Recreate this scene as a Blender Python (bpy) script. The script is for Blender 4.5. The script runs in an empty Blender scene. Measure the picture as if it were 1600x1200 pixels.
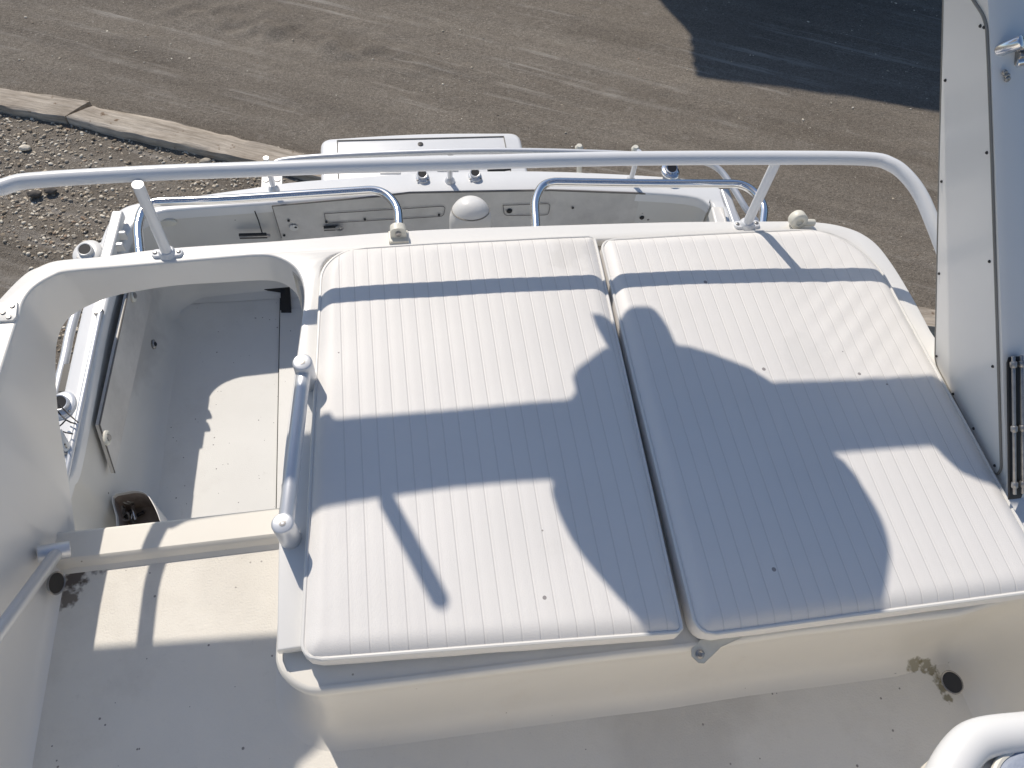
import bpy, bmesh, math, random
from mathutils import Vector, Matrix, noise
R = math.radians
scene = bpy.context.scene
C = scene.collection
random.seed(7)

# ------------------------------------------------------------------ camera, sky, sun, exposure
def V(*a): return Vector(a)
FPX = 1180.0
AFT = V(-320, -1900, 1180).normalized()          # boat axes seen in camera axes (x right, y down, z forward)
NAD = V(-111, 749, 1180); NAD = (NAD - AFT * NAD.dot(AFT)).normalized()
ATH = NAD.cross(AFT).normalized()
if ATH.x < 0: ATH = -ATH
cam_d = bpy.data.cameras.new('camera'); cam = bpy.data.objects.new('camera', cam_d); C.objects.link(cam)
scene.camera = cam
cam_d.sensor_width = 36; cam_d.lens = FPX / 1600 * 36; cam_d.clip_start = .02; cam_d.clip_end = 500
cx = V(ATH.x, AFT.x, -NAD.x); cy = -V(ATH.y, AFT.y, -NAD.y); cz = -V(ATH.z, AFT.z, -NAD.z)
cam.matrix_world = Matrix(((cx.x, cy.x, cz.x, 0), (cx.y, cy.y, cz.y, 0), (cx.z, cy.z, cz.z, 0), (0, 0, 0, 1)))
SX, SY = .38, -.92                                # how far a shadow moves per metre of height
sun_dir = V(-SX, -SY, 1).normalized()
sd = bpy.data.lights.new('sun', 'SUN'); sd.energy = 4.2; sd.angle = R(.55); sd.color = (1, .915, .80)
so = bpy.data.objects.new('sun', sd); C.objects.link(so); so.rotation_euler = sun_dir.to_track_quat('Z', 'Y').to_euler()
w = bpy.data.worlds.new('World'); scene.world = w; w.use_nodes = True
nt = w.node_tree; bg = nt.nodes['Background']; sky = nt.nodes.new('ShaderNodeTexSky'); sky.sky_type = 'NISHITA'
sky.sun_disc = False; sky.sun_elevation = math.asin(sun_dir.z); sky.sun_rotation = math.atan2(sun_dir.x, sun_dir.y) % (2 * math.pi)
nt.links.new(sky.outputs[0], bg.inputs[0]); bg.inputs[1].default_value = .108; sky.ozone_density = 2.8; sky.dust_density = .6
scene.view_settings.view_transform = 'Standard'; scene.view_settings.look = 'None'
scene.view_settings.exposure = -.12; scene.view_settings.gamma = 1

def ray(px, py):
    r = V(px - 800, py - 600, FPX); return V(r.dot(ATH), r.dot(AFT), -r.dot(NAD))
def at(px, py, z): r = ray(px, py); return r * (z / r.z)
def aty(px, py, y): r = ray(px, py); return r * (y / r.y)
def atx(px, py, x): r = ray(px, py); return r * (x / r.x)

D, CT, BR, F, G, S, GR = -1.28, -1.25, -1.312, -1.60, -2.40, -2.95, -4.80   # deck, cushion top, bench recess, fly floor, gunwale, sole, ground

# ------------------------------------------------------------------ materials
MATS = {}
def mat(name, col, rough=.5, metal=0, var=.06, scale=4, bump=0, bscale=200, specks=None, coat=0, stains=(), spec=.5, grime=()):
    m = bpy.data.materials.new(name); m.use_nodes = True; t = m.node_tree; n = t.nodes; l = t.links
    b = n['Principled BSDF']; b.inputs['Roughness'].default_value = rough; b.inputs['Metallic'].default_value = metal
    b.inputs['Coat Weight'].default_value = coat; b.inputs['Coat Roughness'].default_value = .12; b.inputs['Specular IOR Level'].default_value = spec
    g = n.new('ShaderNodeNewGeometry')
    no = n.new('ShaderNodeTexNoise'); no.inputs['Scale'].default_value = scale; no.inputs['Detail'].default_value = 6; no.inputs['Roughness'].default_value = .6
    l.new(g.outputs['Position'], no.inputs['Vector'])
    r = n.new('ShaderNodeValToRGB'); r.color_ramp.elements[0].position = .3; r.color_ramp.elements[1].position = .7
    r.color_ramp.elements[0].color = (*[c * (1 - var) for c in col], 1); r.color_ramp.elements[1].color = (*[min(1, c * (1 + var)) for c in col], 1)
    l.new(no.outputs['Fac'], r.inputs[0]); out = r.outputs[0]
    def mix(fac, c2):
        nonlocal out
        x = n.new('ShaderNodeMix'); x.data_type = 'RGBA'; l.new(fac, x.inputs[0]); l.new(out, x.inputs[6]); x.inputs[7].default_value = (*c2, 1); out = x.outputs[2]
    def math_(op, a, b_=None, clamp=False):
        x = n.new('ShaderNodeMath'); x.operation = op; x.use_clamp = clamp
        for i, q in enumerate((a, b_)):
            if q is None: continue
            if isinstance(q, (int, float)): x.inputs[i].default_value = q
            else: l.new(q, x.inputs[i])
        return x.outputs[0]
    if specks:
        sc, thr, colr, dens = specks
        v = n.new('ShaderNodeTexVoronoi'); v.inputs['Scale'].default_value = sc; l.new(g.outputs['Position'], v.inputs['Vector'])
        d = n.new('ShaderNodeTexNoise'); d.inputs['Scale'].default_value = sc * .09; d.inputs['Detail'].default_value = 2; l.new(g.outputs['Position'], d.inputs['Vector'])
        sep = n.new('ShaderNodeSeparateColor'); l.new(v.outputs['Color'], sep.inputs[0])
        rad = math_('MULTIPLY', sep.outputs[0], thr)
        a = math_('LESS_THAN', v.outputs['Distance'], rad)
        bb = math_('MULTIPLY', a, math_('GREATER_THAN', sep.outputs[1], 1 - dens))
        bb = math_('MULTIPLY', bb, math_('GREATER_THAN', d.outputs['Fac'], .47))
        bb = math_('MULTIPLY', bb, .85)
        mix(bb, colr)
    if grime:
        for (sc_, lo, amt, cc) in grime:
            q = n.new('ShaderNodeTexNoise'); q.inputs['Scale'].default_value = sc_; q.inputs['Detail'].default_value = 9; q.inputs['Roughness'].default_value = .72; l.new(g.outputs['Position'], q.inputs['Vector'])
            mix(math_('MULTIPLY', math_('MULTIPLY', math_('SUBTRACT', q.outputs['Fac'], lo), 5.0, True), amt), cc)
    for (p, rad, c2, st, ns) in stains:
        vm = n.new('ShaderNodeVectorMath'); vm.operation = 'DISTANCE'; l.new(g.outputs['Position'], vm.inputs[0]); vm.inputs[1].default_value = p
        fall = math_('SUBTRACT', 1.0, math_('DIVIDE', vm.outputs['Value'], rad), True)
        q = n.new('ShaderNodeTexNoise'); q.inputs['Scale'].default_value = ns; q.inputs['Detail'].default_value = 5; l.new(g.outputs['Position'], q.inputs['Vector'])
        s1 = math_('MULTIPLY', math_('SUBTRACT', math_('ADD', math_('MULTIPLY', fall, .75), q.outputs['Fac']), .78), 5.0, True)
        mix(math_('MULTIPLY', s1, st), c2)
    l.new(out, b.inputs['Base Color'])
    if bump:
        q = n.new('ShaderNodeTexNoise'); q.inputs['Scale'].default_value = bscale; q.inputs['Detail'].default_value = 3; l.new(g.outputs['Position'], q.inputs['Vector'])
        bn = n.new('ShaderNodeBump'); bn.inputs['Strength'].default_value = bump; bn.inputs['Distance'].default_value = .002
        l.new(q.outputs['Fac'], bn.inputs['Height']); l.new(bn.outputs[0], b.inputs['Normal'])
    MATS[name] = m; return m
drL = at(118, 905, F); drR = at(1465, 1055, F)
GEL = mat('gelcoat', (.775, .765, .74), .32, var=.02, scale=3, coat=.25)
GELW = mat('gelcoat_cream', (.78, .75, .685), .4, grime=((5, .56, .20, (.55, .47, .36)), (28, .63, .3, (.45, .4, .33))), var=.03, scale=3, coat=.1, specks=(60, .12, (.34, .30, .24), .06), stains=tuple((tuple(at(x_, y_, F + .004)), rr_, (.17, .14, .05), .7, 90) for x_, y_, rr_ in ((1430, 1040, .03), (1450, 1042, .03), (1465, 1056, .03))))
FLOOR = mat('nonskid_floor', (.77, .74, .675), .6, grime=((3.5, .52, .30, (.50, .46, .40)), (40, .60, .35, (.42, .39, .35))), var=.05, scale=2.2, bump=.35, bscale=260, specks=(80, .22, (.18, .16, .15), .15),
            stains=((tuple(drL), .045, (.06, .04, .03), .9, 60), (tuple(drL + V(.035, .03, 0)), .04, (.06, .04, .03), .85, 60), (tuple(drL + V(-.01, -.04, 0)), .035, (.07, .045, .03), .8, 70), *[(tuple(at(x_, y_, F)), rr_, (.17, .14, .05), .75, 90) for x_, y_, rr_ in ((1424, 1042, .022), (1440, 1042, .02), (1455, 1046, .022), (1464, 1060, .018), (1472, 1075, .02), (1480, 1090, .018))],
                    (tuple(at(385, 910, F)), .2, (.6, .57, .52), .35, 9), (tuple(at(1040, 1110, F)), .3, (.5, .47, .42), .35, 6)))
SOLE = mat('cockpit_sole', (.73, .725, .70), .6, grime=((2.5, .54, .28, (.5, .48, .45)), (30, .61, .35, (.42, .4, .38))), var=.05, scale=1.6, bump=.3, bscale=220, specks=(60, .2, (.16, .15, .15), .25),
           stains=tuple((tuple(at(x_, 467 - (x_ - 280) * .105, S)), .075, (.07, .06, .08), .8, 14) for x_ in (285, 315, 345, 375, 405)))
LINER = mat('cockpit_liner', (.66, .655, .63), .42, var=.05, scale=2.5, specks=(26, .12, (.1, .09, .08), .10),
            stains=((tuple(at(195, 520, -2.7)), .45, (.42, .41, .4), .5, 6),))
PANEL = mat('weathered_panel', (.58, .565, .54), .5, grime=((6, .52, .4, (.36, .34, .33)),), var=.14, scale=5, specks=(22, .12, (.06, .06, .06), .12))
def seamed(m, x0, xa, xb):
    t = m.node_tree; n = t.nodes; l = t.links; b = n['Principled BSDF']
    gg = n.new('ShaderNodeNewGeometry'); mp_ = n.new('ShaderNodeMapping'); mp_.inputs['Scale'].default_value = (1, .45, 1); l.new(gg.outputs['Position'], mp_.inputs[0])
    q_ = n.new('ShaderNodeTexNoise'); q_.inputs['Scale'].default_value = 7; q_.inputs['Detail'].default_value = 2; q_.inputs['Distortion'].default_value = .8; l.new(mp_.outputs[0], q_.inputs['Vector'])
    b0 = n.new('ShaderNodeBump'); b0.inputs['Strength'].default_value = .22; b0.inputs['Distance'].default_value = .004; l.new(q_.outputs['Fac'], b0.inputs['Height']); l.new(b0.outputs[0], b.inputs['Normal'].links[0].from_node.inputs['Normal'])
    g = n.new('ShaderNodeNewGeometry'); s_ = n.new('ShaderNodeSeparateXYZ'); l.new(g.outputs['Position'], s_.inputs[0])
    def M(op, a, b_=0, c_=None):
        x = n.new('ShaderNodeMath'); x.operation = op
        for i, q in enumerate((a, b_, c_)):
            if q is None: continue
            if isinstance(q, (int, float)): x.inputs[i].default_value = q
            else: l.new(q, x.inputs[i])
        return x.outputs[0]
    ph = M('FRACT', M('DIVIDE', M('SUBTRACT', s_.outputs[0], x0 - 10 * PITCH - PITCH / 2), PITCH)); ds = M('SUBTRACT', ph, .5)
    ga = M('MULTIPLY', M('MULTIPLY', ds, ds), -1 / .028 ** 2); e = M('EXPONENT', ga)
    d2 = M('SUBTRACT', ds, .095); e2 = M('EXPONENT', M('MULTIPLY', M('MULTIPLY', d2, d2), -1 / .06 ** 2))
    rng = M('MULTIPLY', M('GREATER_THAN', s_.outputs[0], xa), M('LESS_THAN', s_.outputs[0], xb)); ze = M('GREATER_THAN', s_.outputs[2], CT - .017); rng = M('MULTIPLY', rng, ze)
    hgt = M('MULTIPLY', M('SUBTRACT', M('MULTIPLY', e2, .25), e), rng)
    bn = n.new('ShaderNodeBump'); bn.inputs['Strength'].default_value = .5; bn.inputs['Distance'].default_value = .0012; l.new(hgt, bn.inputs['Height'])
    old = b.inputs['Normal'].links[0].from_socket; l.new(old, bn.inputs['Normal']); l.new(bn.outputs[0], b.inputs['Normal'])
    oc = b.inputs['Base Color'].links[0].from_socket; x = n.new('ShaderNodeMix'); x.data_type = 'RGBA'; l.new(M('MULTIPLY', M('MULTIPLY', e, rng), .22), x.inputs[0]); l.new(oc, x.inputs[6]); x.inputs[7].default_value = (.32, .30, .28, 1); l.new(x.outputs[2], b.inputs['Base Color'])
    return m
PITCH = .0305
VINYL = mat('vinyl', (.765, .745, .72), .5, grime=((7, .60, .22, (.58, .56, .53)), (70, .66, .4, (.45, .43, .41))), var=.022, scale=5, bump=.22, bscale=500, specks=(34, .15, (.22, .2, .2), .09),
            stains=((tuple(at(1055, 880, CT)), .0001, (.5, .5, .5), 0, 9), (tuple(at(1255, 555, CT)), .10, (.62, .61, .59), .25, 40), (tuple(at(890, 395, CT)), .09, (.62, .6, .57), .5, 20), (tuple(at(1060, 760, CT)), .0001, (.5, .5, .5), 0, 9)))
WARM = mat('warm_cream', (.80, .745, .65), .5, var=.03)  # warm tint chosen for the console's bounce light; also on the seat shell
PIPE = mat('vinyl_piping', (.74, .73, .7), .4, var=.02)
VINYL_A = seamed(VINYL.copy(), -.115, -.13, .447); VINYL_B = seamed(VINYL.copy(), .50, .485, 1.095)
CREAM = mat('aged_plastic', (.70, .68, .60), .45, var=.08, scale=30)
PAINT = mat('white_painted_tube', (.74, .76, .79), .3, var=.02, coat=.4)
WHITE = mat('white_plastic', (.74, .74, .73), .35, var=.02)
ALU = mat('satin_aluminium', (.70, .715, .74), .42, .55, var=.03)
CHR = mat('stainless', (.78, .79, .81), .17, 1, var=.02)
STEEL = mat('dull_steel', (.36, .35, .34), .4, .8, var=.2, scale=60)
BLACK = mat('black_plastic', (.012, .012, .014), .5, var=.2)
SEAM = mat('dark_seam', (.045, .045, .045), .8, var=.2)
SEAL = mat('grey_sealant', (.23, .22, .2), .7, var=.2)
LINEM = mat('panel_gap', (.20, .19, .18), 1, var=.1, spec=0)
DARKW = mat('locker_timber', (.30, .25, .22), .8, var=.35, scale=14)
BLUEV = mat('shade_blue_vinyl', (.30, .34, .42), .6, var=.08, scale=20, bump=.5)  # blue-grey of the seat's shade put into the vinyl colour
HULLM = mat('hull_gelcoat', (.74, .75, .76), .3, var=.03, coat=.2)
STONE = mat('pebble', (.30, .27, .22), .85, var=.45, scale=18)
ROCK = mat('dark_rock', (.10, .09, .08), .9, var=.4, scale=20, bump=1, bscale=60)
SHED = mat('dark_cladding', (.035, .04, .045), .7, var=.2)

# ------------------------------------------------------------------ mesh builder
def catmull(p, n=6, closed=False):
    p = [Vector(q) for q in p]; out = []; N = len(p)
    for i in range(N if closed else N - 1):
        a = p[(i - 1) % N] if closed or i > 0 else p[0] * 2 - p[1]
        b, c = p[i], p[(i + 1) % N]
        d = p[(i + 2) % N] if closed or i + 2 < N else c * 2 - b
        for k in range(n):
            t = k / n
            out.append(.5 * ((2 * b) + (c - a) * t + (2 * a - 5 * b + 4 * c - d) * t * t + (3 * b - a - 3 * c + d) * t ** 3))
    if not closed: out.append(p[-1])
    return out
def rounded(p, r, n=6, closed=False):
    p = [Vector(q) for q in p]; out = []; N = len(p)
    rr = r if isinstance(r, (list, tuple)) else [r] * N
    for i in range(N):
        if not closed and i in (0, N - 1): out.append(p[i]); continue
        a, b, c = p[i - 1], p[i], p[(i + 1) % N]
        if rr[i] <= 0: out.append(b); continue
        u = (a - b); v = (c - b); k = min(rr[i], u.length * .48, v.length * .48)
        s, e = b + u.normalized() * k, b + v.normalized() * k
        for j in range(n + 1):
            t = j / n; out.append(s * (1 - t) ** 2 + b * 2 * t * (1 - t) + e * t * t)
    return out
class MB:
    def __init__(s): s.v = []; s.f = []; s.m = []; s.mats = []
    def mi(s, m):
        if m not in s.mats: s.mats.append(m)
        return s.mats.index(m)
    def add(s, vs, fs, m):
        o = len(s.v); s.v += [Vector(q) for q in vs]; k = s.mi(m)
        for f in fs: s.f.append([i + o for i in f]); s.m.append(k)
        return s
    def tube(s, pts, r, m, seg=14, caps=True):
        pts = [Vector(p) for p in pts]; N = len(pts); rr = r if isinstance(r, list) else [r] * N
        T = [(pts[min(i + 1, N - 1)] - pts[max(i - 1, 0)]).normalized() for i in range(N)]
        u = T[0].orthogonal().normalized(); vs = []; fs = []
        for i in range(N):
            u = (u - T[i] * u.dot(T[i])).normalized(); w_ = T[i].cross(u)
            for k in range(seg):
                a = 2 * math.pi * k / seg; vs.append(pts[i] + (u * math.cos(a) + w_ * math.sin(a)) * rr[i])
        for i in range(N - 1):
            for k in range(seg):
                k2 = (k + 1) % seg; fs.append([i * seg + k, i * seg + k2, (i + 1) * seg + k2, (i + 1) * seg + k])
        if caps: fs.append(list(range(seg))[::-1]); fs.append([(N - 1) * seg + k for k in range(seg)])
        return s.add(vs, fs, m)
    def rod(s, a, b, r, m, seg=20, edge=.15):      # cylinder with softened rims
        a, b = Vector(a), Vector(b); d = (b - a).normalized(); e = min(r * edge, (b - a).length * .3)
        return s.tube([a, a + d * e * .35, a + d * e, b - d * e, b - d * e * .35, b], [r - e, r - e * .3, r, r, r - e * .3, r - e], m, seg)
    def lathe(s, c, ax, prof, m, seg=24, sx=1, sy=1, up=None):
        c = Vector(c); ax = Vector(ax).normalized(); u = (up - ax * up.dot(ax)).normalized() if up else ax.orthogonal().normalized(); w_ = ax.cross(u); vs = []; fs = []
        for (r, h) in prof:
            for k in range(seg):
                a = 2 * math.pi * k / seg; vs.append(c + ax * h + u * math.cos(a) * r * sx + w_ * math.sin(a) * r * sy)
        for i in range(len(prof) - 1):
            for k in range(seg):
                k2 = (k + 1) % seg; fs.append([i * seg + k, i * seg + k2, (i + 1) * seg + k2, (i + 1) * seg + k])
        fs.append(list(range(seg))[::-1]); fs.append([(len(prof) - 1) * seg + k for k in range(seg)])
        return s.add(vs, fs, m)
    def grid(s, rows, m, closed=False):
        n = len(rows[0]); vs = [q for r in rows for q in r]; fs = []
        for i in range(len(rows) - 1):
            for k in range(n if closed else n - 1):
                k2 = (k + 1) % n; fs.append([i * n + k, i * n + k2, (i + 1) * n + k2, (i + 1) * n + k])
        return s.add(vs, fs, m)
    def prism(s, poly, z0, z1, m, bev=0, mid=None):  # poly in XY, z0 bottom, z1 top; rim softened by bev
        P = [Vector((q[0], q[1])) for q in poly]; N = len(P)
        ar = sum(P[i].x * P[(i + 1) % N].y - P[(i + 1) % N].x * P[i].y for i in range(N))
        if ar < 0: P.reverse()
        def off(d):
            o = []
            for i in range(N):
                e1 = (P[i] - P[i - 1]); e2 = (P[(i + 1) % N] - P[i])
                n1 = Vector((-e1.y, e1.x)); n2 = Vector((-e2.y, e2.x)); n_ = (n1.normalized() + n2.normalized())
                n_ = n_.normalized() if n_.length > 1e-6 else n1.normalized(); o.append(P[i] + n_ * d)
            return o
        rings = [[(q.x, q.y, z0) for q in P]]
        if bev:
            for k in range(4):
                a = k / 3 * math.pi / 2; rings.append([(q.x, q.y, z1 - bev * (1 - math.sin(a))) for q in off(bev * (1 - math.cos(a)))])
        else: rings.append([(q.x, q.y, z1) for q in P])
        vs = [q for r in rings for q in r]; fs = []
        for i in range(len(rings) - 1):
            for k in range(N):
                k2 = (k + 1) % N; fs.append([i * N + k, i * N + k2, (i + 1) * N + k2, (i + 1) * N + k])
        fs.append(list(range(N))[::-1]); fs.append([(len(rings) - 1) * N + k for k in range(N)])
        return s.add(vs, fs, m)
    def box(s, c, u, v, w_, m):                      # centre and three half-axis vectors
        c, u, v, w_ = map(Vector, (c, u, v, w_)); vs = [c + u * a + v * b + w_ * d for a in (-1, 1) for b in (-1, 1) for d in (-1, 1)]
        return s.add(vs, [[0, 1, 3, 2], [4, 6, 7, 5], [0, 4, 5, 1], [2, 3, 7, 6], [0, 2, 6, 4], [1, 5, 7, 3]], m)
    def screw(s, p, n_, r=.0045, m=None):
        n_ = Vector(n_).normalized(); s.lathe(Vector(p) - n_ * .002, n_, [(r, 0), (r, .003), (r * .7, .0045), (r * .3, .0045), (r * .3, .0035)], m or STEEL, 10)
        return s
    def build(s, name, parent=None, angle=35, bevel=0, recalc=True):
        me = bpy.data.meshes.new(name); me.from_pydata([tuple(q) for q in s.v], [], s.f)
        for m in s.mats: me.materials.append(m)
        me.polygons.foreach_set('material_index', s.m); me.polygons.foreach_set('use_smooth', [True] * len(s.f)); me.update()
        if recalc:
            bm = bmesh.new(); bm.from_mesh(me); bmesh.ops.recalc_face_normals(bm, faces=bm.faces); bm.to_mesh(me); bm.free()
        me.set_sharp_from_angle(angle=R(angle))
        o = bpy.data.objects.new(name, me); C.objects.link(o)
        if bevel:
            b = o.modifiers.new('bevel', 'BEVEL'); b.width = bevel; b.segments = 3; b.limit_method = 'ANGLE'; b.angle_limit = R(40); b.harden_normals = False
        if parent: o.parent = parent; o.matrix_parent_inverse = parent.matrix_world.inverted()
        return o
def tag(o, label=None, cat=None, group=None, kind=None):
    for k, v in (('label', label), ('category', cat), ('group', group), ('kind', kind)):
        if v: o[k] = v
    return o
def empty(name, loc, label, cat, group=None):
    o = bpy.data.objects.new(name, None); C.objects.link(o); o.location = loc; bpy.context.view_layer.update(); return tag(o, label, cat, group)
def xy(p): return (p[0], p[1])

# ------------------------------------------------------------------ ground
def gline(x): return 6.42 - .36 * (x + 2.77)           # line of the timbers across the yard
def lin(a, b, st): n = max(1, round((b - a) / st)); return [a + (b - a) * i / n for i in range(n)]
xs = lin(-120, -8, 16) + lin(-8, -5.2, .4) + lin(-5.2, 8.2, .045) + lin(8.2, 12, .5) + lin(12, 120, 15) + [120]
ys = lin(-60, -4, 8) + lin(-4, 3.0, .35) + lin(3.0, 8.5, .035) + lin(8.5, 12, .35) + lin(12, 200, 15) + [200]
def gz(x, y):
    if not (-6 < x < 9 and 2.5 < y < 9): return GR
    ca, sa = math.cos(-.42), math.sin(-.42); u = x * ca + y * sa; v = -x * sa + y * ca
    z = .016 * noise.fractal(V(u * .7, v * 2.2, 0), 1, 2, 4) + .006 * noise.noise(V(x * 9, y * 9, 3))
    z += .009 * noise.noise(V(u * .25, v * 14, 1)) * max(0, noise.noise(V(u * .3, v * .8, 9)) + .25)
    # tyre tread marks
    tv = v - 6.55 + .05 * math.sin(u); 
    if abs(tv) < .34 and -5.6 < u < -2.2:
        e = (1 - abs(tv) / .34) ** .5 * max(0, min(1, (u + 5.6) * 1.5)) * max(0, min(1, (-2.2 - u) * .9))
        ph = (u * 6.0 + abs(tv) * 5); z += .014 * e * (1 if math.sin(ph * 2 * math.pi * .8) > .5 else 0) * (noise.noise(V(x * 2, y * 2, 8)) + .4) + .02 * e * noise.noise(V(x * 7, y * 7, 5))
    cl_ = math.exp(-((u + 3.9) / 1.3) ** 2 - ((v - 6.43) / .28) ** 2)
    if cl_ > .03: z += cl_ * (.05 * noise.fractal(V(x * 3.2, y * 3.2, 6), .9, 2.1, 4) + .03 * abs(noise.noise(V(u * 5 + v * 6, v * 2, 3))))
    if y < gline(x) and x < 0: z += .010 * noise.noise(V(x * 22, y * 22, 4)) - .01
    return GR + z
rows = [[(x, y, gz(x, y)) for x in xs] for y in ys]
mb = MB(); gm = bpy.data.materials.new('dirt'); gm.use_nodes = True
mb.grid(rows, gm); ground = mb.build('ground', angle=180, recalc=False); tag(ground, kind='structure')
t = gm.node_tree; n = t.nodes; l = t.links; b = n['Principled BSDF']; b.inputs['Roughness'].default_value = .95; b.inputs['Specular IOR Level'].default_value = .15
g = n.new('ShaderNodeNewGeometry'); mp = n.new('ShaderNodeMapping'); mp.inputs['Rotation'].default_value = (0, 0, .42); l.new(g.outputs['Position'], mp.inputs[0])
mp2 = n.new('ShaderNodeMapping'); mp2.inputs['Scale'].default_value = (.35, 2.2, 1); l.new(mp.outputs[0], mp2.inputs[0])
def nz(sc, det, vec, ro=.6):
    q = n.new('ShaderNodeTexNoise'); q.inputs['Scale'].default_value = sc; q.inputs['Detail'].default_value = det; q.inputs['Roughness'].default_value = ro; l.new(vec, q.inputs['Vector']); return q.outputs['Fac']
def ramp(fac, a, ca, b_, cb):
    r = n.new('ShaderNodeValToRGB'); r.color_ramp.elements[0].position = a; r.color_ramp.elements[1].position = b_; r.color_ramp.elements[0].color = ca; r.color_ramp.elements[1].color = cb; l.new(fac, r.inputs[0]); return r.outputs[0]
def mixc(f, a, b_, mode='MIX'):
    x = n.new('ShaderNodeMix'); x.data_type = 'RGBA'; x.blend_type = mode
    if isinstance(f, float): x.inputs[0].default_value = f
    else: l.new(f, x.inputs[0])
    l.new(a, x.inputs[6]); l.new(b_, x.inputs[7]); return x.outputs[2]
c1 = ramp(nz(1.1, 8, mp2.outputs[0]), .30, (.245, .220, .190, 1), .72, (.365, .335, .295, 1))
c2 = ramp(nz(38, 8, g.outputs['Position'], .75), .33, (.68, .66, .64, 1), .66, (1.2, 1.19, 1.17, 1))
c3 = ramp(nz(130, 5, g.outputs['Position'], .9), .38, (.55, .54, .52, 1), .62, (1.42, 1.4, 1.38, 1))
col = mixc(1.0, mixc(1.0, c1, c2, 'MULTIPLY'), c3, 'MULTIPLY')
mp3 = n.new('ShaderNodeMapping'); mp3.inputs['Scale'].default_value = (.22, 7, 1); l.new(mp.outputs[0], mp3.inputs[0])
def mt0(fac, a, b_):
    r = n.new('ShaderNodeMapRange'); r.inputs['From Min'].default_value = a; r.inputs['From Max'].default_value = b_; l.new(fac, r.inputs['Value']); return r.outputs[0]
def mul(a, b_):
    x = n.new('ShaderNodeMath'); x.operation = 'MULTIPLY'
    for i, q in enumerate((a, b_)):
        if isinstance(q, (int, float)): x.inputs[i].default_value = q
        else: l.new(q, x.inputs[i])
    return x.outputs[0]
pale = n.new('ShaderNodeRGB'); pale.outputs[0].default_value = (.55, .51, .46, 1); dk = n.new('ShaderNodeRGB'); dk.outputs[0].default_value = (.13, .11, .09, 1)
patch = mt0(nz(.9, 4, g.outputs['Position']), .45, .62)
col = mixc(mul(mul(mt0(nz(1.5, 6, mp3.outputs[0]), .53, .66), patch), .65), col, pale.outputs[0])
col = mixc(mul(mt0(nz(5, 9, g.outputs['Position'], .75), .57, .72), .35), col, pale.outputs[0])
col = mixc(mul(mt0(nz(9, 7, g.outputs['Position'], .8), .60, .70), .55), col, dk.outputs[0])
vo = n.new('ShaderNodeTexVoronoi'); vo.inputs['Scale'].default_value = 36; l.new(g.outputs['Position'], vo.inputs['Vector'])
spc = n.new('ShaderNodeSeparateColor'); l.new(vo.outputs['Color'], spc.inputs[0])
def mt(op, a, b_):
    x = n.new('ShaderNodeMath'); x.operation = op
    for i, q in enumerate((a, b_)):
        if isinstance(q, (int, float)): x.inputs[i].default_value = q
        else: l.new(q, x.inputs[i])
    return x.outputs[0]
sp = mt('MULTIPLY', mt('LESS_THAN', vo.outputs['Distance'], mt('MULTIPLY', spc.outputs[0], .30)), mt('GREATER_THAN', spc.outputs[1], .62))
sp = mt('MULTIPLY', sp, mt('GREATER_THAN', nz(1.6, 3, g.outputs['Position']), .5))
wh = n.new('ShaderNodeRGB'); wh.outputs[0].default_value = (.42, .39, .34, 1); col = mixc(mt('MULTIPLY', sp, .8), col, wh.outputs[0])
l.new(col, b.inputs['Base Color'])
bn = n.new('ShaderNodeBump'); bn.inputs['Strength'].default_value = 1; bn.inputs['Distance'].default_value = .03; l.new(nz(60, 8, g.outputs['Position'], .8), bn.inputs['Height']); l.new(bn.outputs[0], b.inputs['Normal'])

# pebbles of the gravel bed: uncountable, one object
smats = [mat('pebble_%s' % k, c, .85, var=.3, scale=25) for k, c in (('pale', (.72, .66, .55)), ('buff', (.52, .45, .35)), ('grey', (.38, .34, .28)), ('brown', (.27, .22, .16)), ('rust', (.32, .23, .16)))]
def pebbles(mb, n_, fx, rmin, rmax, mats, wts):
    ico = bmesh.new(); bmesh.ops.create_icosphere(ico, subdivisions=1, radius=1); iv = [v.co.copy() for v in ico.verts]; ifc = [[v.index for v in f.verts] for f in ico.faces]; ico.free()
    for _ in range(n_):
        p = fx()
        if not p: continue
        x, y = p; r = rmin + (rmax - rmin) * random.random() ** 4.5; a = random.random() * 6.28; sx, sy, sz = r * random.uniform(.9, 1.4), r * random.uniform(.6, 1), r * random.uniform(.35, .7)
        ca, sa = math.cos(a), math.sin(a); z = gz(x, y) + sz * .35
        vs = [(x + (q.x * sx * ca - q.y * sy * sa), y + (q.x * sx * sa + q.y * sy * ca), z + q.z * sz * random.uniform(.8, 1.15)) for q in iv]
        mb.add(vs, ifc, random.choices(mats, wts)[0])
mb = MB()
def f1():
    x = random.uniform(-5.2, -.4); y = random.uniform(3.0, 6.7)
    return (x, y) if y < gline(x) - .05 and noise.noise(V(x * 1.1, y * 1.1, 2)) > -.32 + random.random() * .35 else None
def f2():
    x = random.uniform(-5, 8); y = random.uniform(3.0, 8.4)
    return (x, y) if y > gline(x) + .1 and noise.noise(V(x * .8, y * 1.3, 7)) > random.uniform(-.1, .5) else None
pebbles(mb, 42000, f1, .0035, .021, smats, (4, 6, 5, 4, 1)); pebbles(mb, 6000, f2, .004, .014, smats, (5, 3, 2, 2, 1))
o = mb.build('gravel', recalc=False, angle=60); tag(o, 'loose pale and brown pebbles scattered over the yard dirt', 'gravel', kind='stuff')
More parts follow.
